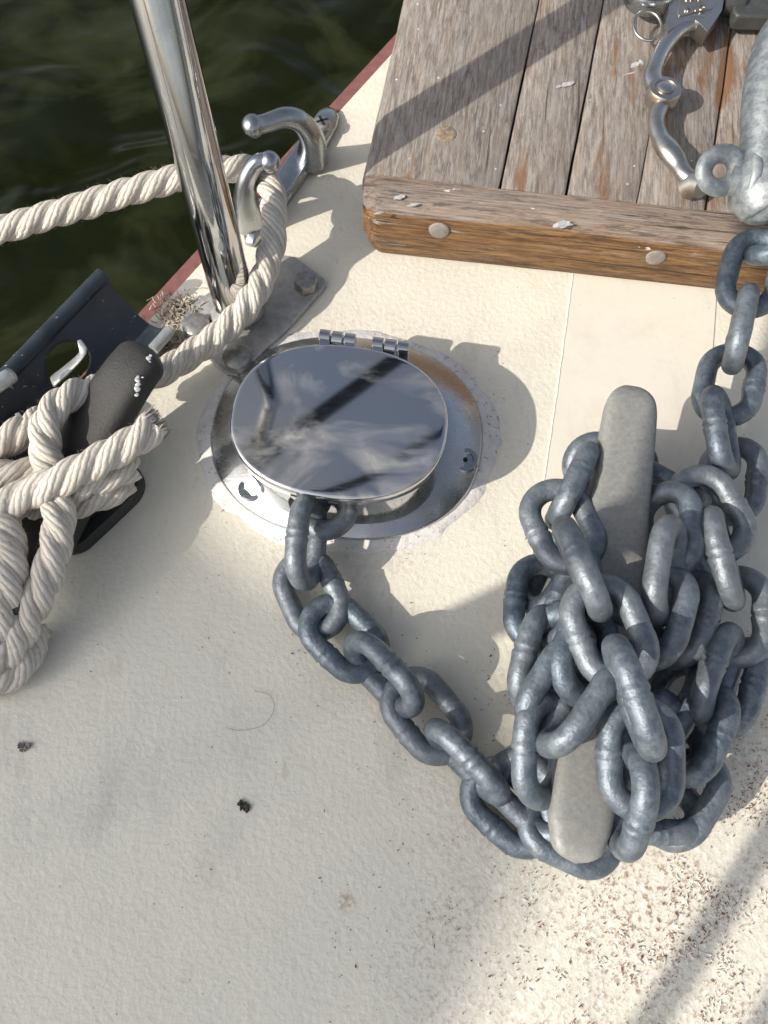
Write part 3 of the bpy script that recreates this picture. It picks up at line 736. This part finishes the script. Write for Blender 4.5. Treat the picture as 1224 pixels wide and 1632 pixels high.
# chain slot under the lid: dark mouth and lip
mb = MB(); s0 = P(555, 815, .012)
prism(mb, [(s0.x - .030, s0.y - .001), (s0.x + .022, s0.y - .001), (s0.x + .022, s0.y + .014), (s0.x - .030, s0.y + .014)], .0045, .0265)
under(dp, mb.build('chain_slot', M['hole'], smooth=False))
for (px, py) in ((538, 541), (622, 553)):
    c = P(px, py, LZ - .004); axd = (P(622, 553, LZ) - P(538, 541, LZ)).normalized()
    mb = MB()
    for s in (-.0068, 0, .0068): sweep(mb, [c + axd * (s - .0028), c + axd * (s + .0028)], .0043, 18)
    h_ = mb.build('hinge', M['steel'], auto=50); under(dp, h_)
    mb = MB()
    for s in (-.0068, .0068):
        prism(mb, [(c.x + axd.x * s - .0028, c.y + axd.y * s - .012), (c.x + axd.x * s + .0028, c.y + axd.y * s - .012), (c.x + axd.x * s + .0028, c.y + axd.y * s + .002), (c.x + axd.x * s - .0028, c.y + axd.y * s + .002)], LZ - .0035, LZ - .0009)
    q = mb.build('hinge_leaf', M['steel'], h_, bevel=.0004)
    mb = MB(); prism(mb, [(c.x - .004, c.y - .004), (c.x + .004, c.y - .004), (c.x + .004, c.y + .004), (c.x - .004, c.y + .004)], .004, LZ - .006); mb.build('hinge_post', M['steel'], h_, bevel=.0006)
for (px, py) in ((741, 733), (402, 778)):
    c = P(px, py, .0052); mb = MB(); rings = []
    for r, z in ((.0078, -.004), (.0078, -.0002), (.0070, .0006), (.0048, .0007), (.0044, .0001), (.001, .0003)): rings.append([c + Vector((r * math.cos(a), r * math.sin(a), z)) for a in [2 * math.pi * k / 28 for k in range(28)]])
    loft(mb, rings); s_ = under(dp, mb.build('screw', M['chrome'], auto=40))
    mb = MB(); ball(mb, c + Vector((0, 0, .0003)), .0016, .3, 8); q = mb.build('screw_recess', M['hole'], s_)

# ------------------------------------------------------------------ galvanised deck cleat
gc = thing('deck_cleat', 'grey cast deck cleat buried under the piled anchor chain', 'cleat', P(965, 1010, 0))
mb = MB()
path = catmull([P(1013, 606, .060), P(1008, 660, .0595), P(990, 800, .0545), P(967, 990, .049), P(944, 1180, .0515), P(927, 1330, .0555), P(922, 1377, .056)], .0015)
path = [p - Vector((0, 0, .006)) for p in path]
cleat_horn(mb, path, lambda t: rnd(t, .0155, .0120, .165), lambda t: rnd(t, .0095, .006, .12), 28, 4.0)
under(gc, mb.build('horn_bar', M['cast'], auto=70))
for (px, py) in ((992, 930), (955, 1120)):
    mb = MB(); c = P(px, py, .03); rings = []
    for z, r in ((.001, .020), (.005, .019), (.012, .013), (.028, .012), (.045, .014)): rings.append([Vector((c.x + r * math.cos(a), c.y + r * math.sin(a), z)) for a in [2 * math.pi * k / 28 for k in range(28)]])
    loft(mb, rings); under(gc, mb.build('leg', M['cast']))
mb = MB(); ca, cb = P(1000, 880, .0), P(940, 1200, .0); md_ = (ca + cb) / 2; d = (cb - ca).normalized()
ang = math.atan2(d.y, d.x)
loft(mb, [oval(md_.x, md_.y, (cb - ca).length / 2 + .006, .019, z, ang, 48, 3) for z in (.0004, .005)] + [oval(md_.x, md_.y, (cb - ca).length / 2 + .004, .017, .007, ang, 48, 3)])
under(gc, mb.build('base', M['cast'], auto=50))

# ------------------------------------------------------------------ anchor chain
WD, LW, LL = .0107, .0352, .0502
def link_mesh(name, weld):
    mb = MB(); s = (LL - LW) / 2; rc = (LW - WD) / 2; pts = []; NA = 18; NS = 12
    for k in range(NS): pts.append(Vector((s - 2 * s * k / NS, rc, 0)))
    for k in range(NA): a = math.pi / 2 + math.pi * k / NA; pts.append(Vector((-s + rc * math.cos(a), rc * math.sin(a), 0)))
    for k in range(NS): pts.append(Vector((-s + 2 * s * k / NS, -rc, 0)))
    for k in range(NA): a = -math.pi / 2 + math.pi * k / NA; pts.append(Vector((s + rc * math.cos(a), rc * math.sin(a), 0)))
    n = len(pts); m = 18; vs = []; fs = []
    for i in range(n):
        t = (pts[(i + 1) % n] - pts[i - 1]).normalized(); u = Vector((t.y, -t.x, 0)); v = Vector((0, 0, 1)); r = WD / 2
        mid = NS // 2 if weld == 0 else NS + NA + NS // 2
        dd = abs(i - mid)
        if dd <= 3: r *= (.955, 1.10, 1.07, 1.02)[dd]
        for k in range(m):
            a = 2 * math.pi * k / m; q = pts[i] + u * r * math.cos(a) + v * r * math.sin(a)
            q += (q - pts[i]) * (.035 * mn.noise(q * 160 + Vector((weld * 5, 0, 0))))
            vs.append(q)
    for i in range(n):
        for k in range(m): fs.append([i * m + k, i * m + (k + 1) % m, ((i + 1) % n) * m + (k + 1) % m, ((i + 1) % n) * m + k])
    mb.add(vs, fs); me = mb.build(name, M['galv'])
    d = me.data; bpy.data.objects.remove(me); return d
LM = [link_mesh('chain_link', 0), link_mesh('chain_link', 1)]
chain = thing('anchor_chain', 'galvanised anchor chain leading from the deck pipe and heaped over the deck cleat', 'chain', P(900, 1150, 0))
nl = [0]
def link(a, b, roll=0.0, za=None, sc=1.0):
    """a, b: where the two ends show and how high they lie; roll: 0 broadside to the eye, 90 on edge"""
    A, B = P(*a), P(*b); mid = (A + B) / 2; e = (B - A).normalized(); view = (mid - Vector((0, 0, H))).normalized()
    h = e.cross(view).normalized(); n = h.cross(e).normalized()
    wv = h * math.cos(R(roll)) - n * math.sin(R(roll)); nv = e.cross(wv)
    Mx = Matrix(((e.x, wv.x, nv.x, mid.x), (e.y, wv.y, nv.y, mid.y), (e.z, wv.z, nv.z, mid.z), (0, 0, 0, 1)))
    o = bpy.data.objects.new('chain_link', LM[nl[0] % 2]); nl[0] += 1; C.objects.link(o); o.parent = chain
    o.matrix_parent_inverse = Matrix.Translation(chain.location).inverted(); o.matrix_basis = Mx
    return o
def z4(x, y, z): return (790 + x / 2.82, 660 + y / 2.82, z)
def z5(x, y, z): return (790 + x / 2.82, 960 + y / 2.82, z)
# out of the deck pipe and across the deck
link((516, 735, .020), (519, 846, .021), 8)
link((496, 792, .029), (482, 936, .023), -66)
link((468, 886, .010), (526, 1010, .011), 10)
link((492, 962, .014), (606, 1072, .010), -14)
link((556, 1018, .021), (667, 1134, .021), 64)
link((624, 1074, .012), (736, 1208, .010), -8)
link((681, 1150, .023), (808, 1280, .021), 80)
link((752, 1232, .010), (876, 1342, .010), 8)
link((826, 1286, .013), (992, 1362, .011), -14)
# the heap: left strand over the top
link(z4(268, 215, .020), z4(760, 250, .022), 5)
link(z4(425, 150, .044), z4(260, 500, .050), 88)
link(z4(215, 325, .048), z4(390, 690, .052), -12)
link(z4(290, 480, .070), z4(490, 920, .082), 86)
link(z4(410, 735, .076), z4(610, 1230, .074), -10)
link((978, 1024, .090), (1042, 1200, .088), 84)
link(z5(650, 470, .070), z5(650, 930, .062), -14)
link((1022, 1212, .076), (986, 1338, .048), 64)
# left column
link(z4(222, 645, .028), z4(180, 1060, .028), -12)
link(z4(310, 590, .032), z4(205, 820, .028), 60)
link(z5(240, 55, .044), z5(135, 455, .040), -62)
link(z5(390, 195, .058), z5(160, 570, .053), -52)
link(z5(225, 440, .056), z5(205, 880, .046), -52)
link(z5(470, 0, .054), z5(325, 460, .064), -46)
link(z5(478, 285, .066), z5(236, 648, .064), 66)
link(z5(140, 165, .040), z5(640, 95, .048), 40)
link(z4(400, 640, .055), z4(255, 1030, .046), 66)
link(z5(30, 740, .022), z5(330, 1010, .020), 30)
# right of the horn
link(z4(600, 215, .026), z4(930, 400, .034), 84)
link(z4(850, 260, .050), z4(1075, 640, .046), -18)
link(z4(965, 430, .056), z4(1075, 870, .050), -87)
link(z4(1080, 695, .036), z4(1080, 1130, .036), 12)
link(z5(1075, 115, .044), z5(915, 545, .044), -76)
link(z5(1000, 370, .040), z5(815, 815, .036), 48)
link(z5(960, 690, .020), z5(730, 1080, .016), 34)
link(z5(1140, 180, .024), z5(1040, 590, .022), 62)
link(z4(755, 340, .050), z4(785, 715, .052), 26)
link(z4(790, 520, .070), z4(735, 890, .064), -74)
link(z4(790, 720, .058), z4(680, 1120, .056), 46)
link(z4(920, 660, .044), z4(760, 1190, .042), 40)
link(z4(730, 560, .036), z4(900, 980, .034), 20)
link(z5(860, 260, .030), z5(700, 640, .030), 50)
link(z5(860, 640, .022), z5(600, 650, .022), 30)
link(z5(880, 930, .020), z5(520, 930, .020), 40)
link(z5(600, 800, .040), z5(760, 470, .044), 66)
link(z4(600, 700, .034), z4(860, 1180, .030), 60)
# up to the shackle on the platform
link((1330, 386, .066), (1198, 408, .064), 84)
link((1222, 356, .066), (1180, 516, .050), -6)
link((1196, 450, .054), (1163, 602, .050), 88)
link((1175, 546, .036), (1148, 682, .032), 0)
link((1140, 632, .046), (1158, 748, .042), -80)
link((1172, 700, .024), (1160, 835, .020), 14)

# ------------------------------------------------------------------ bow shackle and snap shackle on the platform
bs = thing('bow_shackle', 'dull galvanised bow shackle with an eyed pin at the right of the wooden platform', 'shackle', P(1200, 300, ZT))
mb = MB()
pb = catmull([P(1220, 330, .072), P(1207, 300, .076), P(1214, 235, .082), P(1216, 150, .090), P(1240, 60, .094), P(1300, 20, .094), P(1370, 60, .092), P(1392, 150, .088), P(1385, 240, .080), P(1380, 320, .072)], .003)
sweep(mb, pb, lambda t: .0105 + .003 * max(0, 1 - t * 6), 24)
ball(mb, P(1213, 312, .074), .0148, 1, 20)
under(bs, mb.build('bow', M['galv2']))
mb = MB(); pa, pb_ = P(1168, 288, .076), P(1392, 322, .072); ax = (pb_ - pa).normalized()
sweep(mb, [pa - ax * .002, pa + ax * .07], .0075, 20)
rc = P(1187, 291, .075); sweep(mb, [rc - ax * .0025, rc - ax * .002, rc + ax * .002, rc + ax * .0025], lambda t: .0152 if .2 < t < .8 else .0142, 28)
ec = P(1148, 272, .078); o_ = Vector((0, 0, 1)); sd = (ax * .75 + Vector((0, .3, .5))).normalized(); u2 = (Vector((0, 0, 1)) - sd * sd.z).normalized(); 
e1_ = (ax - Vector((0, 0, 0))).normalized(); e2_ = Vector((-.15, .75, .62)).normalized(); e2_ = (e2_ - e1_ * e2_.dot(e1_)).normalized()
ringp = [ec + e1_ * (.0086 * math.cos(a)) + e2_ * (.0084 * math.sin(a)) for a in [2 * math.pi * k / 32 for k in range(33)]]
sweep(mb, ringp, .0054, 14, False, .8)
sweep(mb, [ec + e1_ * .007, rc - ax * .002], lambda t: .0066, 16)
under(bs, mb.build('pin', M['galv2']))

ss = thing('snap_shackle', 'worn stainless snap shackle with a curved jaw lying open on the platform planks', 'shackle', P(1060, 150, ZT))
ZS = ZT + .012
def S(a, b, z=ZS): return P(a, b, z)
mb = MB()
sweep(mb, catmull([S(1118, 38), S(1100, 37), S(1078, 50), S(1058, 75), S(1046, 100), S(1040, 122), S(1046, 138)], .0012), lambda t: .0062 - .0012 * math.sin(math.pi * t), 18, True, .8, up=(0, 0, 1))
poly = [(1064, -30), (1150, -30), (1149, 12), (1146, 28), (1123, 62), (1113, 50), (1104, 43), (1084, 46), (1060, 62), (1056, 50), (1062, 30)]
prism(mb, [tuple(S(a, b).xy) for a, b in poly], ZS - .006, ZS + .0045)
body = under(ss, mb.build('body', M['bronze'], bevel=.0012))
mb = MB(); poly = [(1080, -25), (1139, -29), (1141, 8), (1136, 14), (1082, 27), (1079, 22)]
prism(mb, [tuple(S(a, b, ZS + .0045).xy) for a, b in poly], ZS + .004, ZS + .0053)
np_ = mb.build('name_plate', M['bronze'], None, bevel=.0003); np_.parent = body
mb = MB(); c = S(1057, 150)
for r0, z0, z1 in ((.0098, -.005, .0045),):
    loft(mb, [[c + Vector((r0 * q * math.cos(a), r0 * q * math.sin(a), z)) for a in [2 * math.pi * k / 32 for k in range(32)]] for q, z in ((.95, z0), (1, z0 + .001), (1, z1 - .0012), (.93, z1), (.66, z1 + .0002), (.62, z1 - .0006))])
    loft(mb, [[c + Vector((r0 * q * math.cos(a), r0 * q * math.sin(a), z)) for a in [2 * math.pi * k / 24 for k in range(24)]] for q, z in ((.5, z1 - .001), (.5, z1 + .0004), (.4, z1 + .0011), (.12, z1 + .0014))])
under(ss, mb.build('pivot', M['bronze'], auto=40))
mb = MB()
sweep(mb, catmull([S(1052, 168, ZS - .001), S(1046, 188, ZS - .001), S(1048, 208, ZS - .001), S(1060, 232, ZS - .001), S(1077, 256, ZS - .002), S(1090, 276, ZS - .002), S(1104, 288, ZS - .002)], .0012), lambda t: .0050 + .0016 * (abs(t - .62) < .18) * math.cos((t - .62) / .18 * math.pi / 2), 16, True, .85, up=(0, 0, 1))
ax2 = (S(1128, 302) - S(1098, 286)).normalized()
sweep(mb, [S(1098, 290, ZS - .002) + Vector((0, 0, -.005)), S(1108, 293, ZS - .002), S(1120, 297, ZS)], .0066, 18)
under(ss, mb.build('jaw', M['bronze'], auto=55))
mb = MB(); c = S(1101, 296, ZS - .004); loft(mb, [[c + Vector((.0034 * math.cos(a), .0022 * math.sin(a), z + .004 * 0)) for a in [2 * math.pi * k / 16 for k in range(16)]] for z in (0, .0055)]); under(ss, mb.build('pin_hole', M['hole']))
mb = MB(); c = S(1032, 41, ZS + .001); sweep(mb, [c + Vector((.0085 * math.cos(a), .0102 * math.sin(a), .002 * math.sin(a))) for a in [2 * math.pi * k / 40 for k in range(41)]], .00095, 10, False)
under(ss, mb.build('split_ring', M['bronze']))
mb = MB(); c = S(1037, -10, ZS + .004)
loft(mb, [[c + Vector((.0155 * k * math.cos(a), .0125 * k * math.sin(a), z)) for a in [2 * math.pi * j / 48 for j in range(48)]] for k, z in ((.92, -.007), (1, -.005), (1, .002), (.95, .0035), (.86, .0038), (.80, .0028), (.3, .0034))])
under(ss, mb.build('release_knob', M['chrome'], auto=50))
mb = MB(); sweep(mb, [S(1151, 2), S(1153, 2), S(1180, 5), S(1182, 5)], lambda t: .0085 if 0.2 < t < .8 else .0076, 20); under(ss, mb.build('swivel', M['grime'], auto=50))
mb = MB(); prism(mb, [tuple(S(a, b).xy) for a, b in ((1166, -50), (1340, -46), (1340, 36), (1172, 32), (1166, 24))], ZS - .007, ZS + .003); under(ss, mb.build('shank', M['grime'], bevel=.0015))
def lettering(txt, px, py, size, ang, name):
    cu = bpy.data.curves.new(name, 'FONT'); cu.body = txt; cu.size = size; cu.extrude = .0003; cu.align_x = 'CENTER'
    ob = bpy.data.objects.new(name, cu); C.objects.link(ob); dg = bpy.context.evaluated_depsgraph_get(); me = bpy.data.meshes.new_from_object(ob.evaluated_get(dg))
    bpy.data.objects.remove(ob); me.materials.clear(); me.materials.append(M['bronze'])
    me.transform(Matrix.Translation(S(px, py, ZS + .0056)) @ Matrix.Rotation(ang, 4, 'Z')); o = bpy.data.objects.new(name, me); C.objects.link(o); o.parent = np_; return o
lettering('VNI', 1103, 1, .0062, .08, 'lettering'); lettering('INI \u00a9', 1109, 17, .0062, .10, 'lettering')

# ------------------------------------------------------------------ added sheet cut to the wanted shadow's outline (outside the frame), guard wires
shade = [(-500, 560), (120, 690), (250, 740), (330, 830), (430, 915), (560, 990), (650, 1010), (735, 1040), (790, 1085), (830, 1160), (855, 1280), (850, 1400), (800, 1520), (730, 1660), (600, 2000), (-500, 2000)]
sp = [P(a, b) - SUNV * 3.6 for a, b in shade]
mb = MB(); n = len(sp)
mb.add(sp + [p - SUNV * .0015 for p in sp], [list(range(n)), list(range(n, 2 * n))[::-1]] + [[i, (i + 1) % n, n + (i + 1) % n, n + i] for i in range(n)])
tag(mb.build('added_shade_sheet', M['shade_sheet'], smooth=False), 'added pale sheet shading the aft deck outside the picture', 'shade sheet')
for hgt, (px, py) in ((.43, (1132, 1480)), (.45, (1222, 1612))):
    q = P(px, py); d = (P(1040, 1632) - P(1224, 1340)).normalized(); t = hgt / -SUNV.z
    c = q - SUNV * 1.5 if False else q - SUNV * t
    mb = MB(); sweep(mb, [c - d * 1.4, c + d * 1.4], .0062 if py < 1500 else .0042, 12)
    tag(mb.build('guard_wire', M['steel']), 'steel guard wire above the deck edge outside the picture', 'wire', 'guard wires')

# ------------------------------------------------------------------ litter on the deck
def flakes(name, m, spots, seed, size=(.0002, .00052), label=None, cat=None):
    rng = random.Random(seed); mb = MB()
    for (px, py, sx, sy, cnt) in spots:
        for _ in range(cnt):
            x, y = rng.gauss(px, sx), rng.gauss(py, sy)
            c = P(x, y, .0006)
            if (c - Vector((e0.x, e0.y, 0))).dot(en) > -.004: continue
            if mn.noise(c * 38) + .6 * mn.noise(c * 110) < rng.uniform(-.25, .45): continue
            k = 5; r = rng.uniform(*size) * (1 if rng.random() > .06 else 1.7); st = rng.uniform(1, 2.0); a0 = rng.uniform(0, 6.28); zt = rng.uniform(.00003, .00012)
            vs = []
            for j in range(k):
                a = 2 * math.pi * j / k; q = r * rng.uniform(.6, 1.2); xx, yy = q * math.cos(a) * st, q * math.sin(a) * .6
                vs.append(c + Vector((xx * math.cos(a0) - yy * math.sin(a0), xx * math.sin(a0) + yy * math.cos(a0), rng.uniform(0, zt))))
            vs.append(c + Vector((0, 0, zt + .0001)))
            mb.add(vs, [[j, (j + 1) % k, k] for j in range(k)])
    o = mb.build(name, m, smooth=False); tag(o, label, cat, kind='stuff'); return o
flakes('rust_flakes', M['flake'], [(1000, 1530, 130, 90, 1300), (1150, 1340, 60, 90, 900), (1130, 1480, 90, 90, 800), (860, 1430, 60, 60, 110), (800, 1080, 25, 60, 70), (700, 1250, 150, 150, 60), (640, 860, 60, 25, 60), (775, 640, 25, 70, 40), (410, 850, 40, 25, 40), (360, 720, 20, 60, 25), (1190, 560, 25, 40, 60),
       (860, 900, 40, 60, 40), (870, 1000, 12, 25, 60), (330, 970, 90, 70, 14), (560, 1350, 250, 150, 30), (1190, 1180, 25, 60, 110), (950, 1420, 80, 25, 90), (760, 1420, 160, 110, 260), (1205, 1260, 18, 90, 420), (700, 1130, 70, 60, 60), (520, 1000, 60, 60, 30), (880, 1230, 25, 60, 60)], 3, label='red brown rust flakes strewn over the deck', cat='debris')
flakes('dark_crumbs', M['dark'], [(1000, 1540, 150, 90, 150), (700, 1350, 260, 200, 70), (250, 1150, 220, 260, 60), (600, 900, 160, 60, 30), (1160, 1350, 60, 90, 70), (760, 1150, 60, 60, 25)], 5, (.0002, .00045), label='tiny dark dirt crumbs scattered on the deck', cat='debris')
flakes('paint_chips', M['chipwhite'], [(1010, 1540, 120, 80, 900), (1140, 1440, 80, 90, 600), (315, 1000, 22, 12, 12), (1180, 560, 25, 40, 30)], 9, (.0003, .0008), label='pale paint chips among the rust flakes', cat='debris')
def crumb(px, py, r, label, m, seed):
    mb = MB(); rng = random.Random(seed)
    for _ in range(14):
        c = P(px, py, r * .35) + Vector((rng.uniform(-r, r), rng.uniform(-r, r) * .7, 0)); n0 = len(mb.v); ball(mb, c, r * rng.uniform(.2, .5), .7, 7)
        for i in range(n0, len(mb.v)): mb.v[i] += (mb.v[i] - c) * (1.1 * mn.noise(mb.v[i] * 1400))
    tag(mb.build('dirt_clump', m, smooth=False), label, 'dirt')
crumb(389, 1286, .0026, 'dark dirt clump alone on the shaded deck below the chain', M['dark'], 1)
crumb(38, 1191, .0026, 'pale crumbly dirt clump near the left of the deck below the rope', M['plug'], 2)
mb = MB(); rng = random.Random(12)
for _ in range(330):
    x, y = (rng.gauss(287, 19), rng.gauss(492, 11)) if rng.random() < .5 else (rng.gauss(272, 10), rng.gauss(545, 14))
    c = P(x, y, rng.uniform(.0006, .004)); d = Vector((rng.uniform(-1, 1), rng.uniform(-1, 1), rng.uniform(-.4, .4))).normalized(); l = rng.uniform(.0012, .0042)
    sweep(mb, catmull([c - d * l, c + d.orthogonal() * l * rng.uniform(-.5, .5), c + d * l], .002), rng.uniform(.0002, .0006), 5)
tag(mb.build('dry_fibres', M['straw'], smooth=False), 'tuft of dry plant fibres beside the foot plate', 'debris', kind='stuff')

hp = catmull([P(360, 1160, .0008), P(385, 1164, .0006), P(420, 1155, .0012), P(437, 1130, .001), P(430, 1108, .0006), P(405, 1101, .0008)], .002)
mb = MB(); sweep(mb, hp, .00008, 5); tag(mb.build('hair', M['dark']), 'fine curled hair on the shaded deck left of the chain', 'hair')
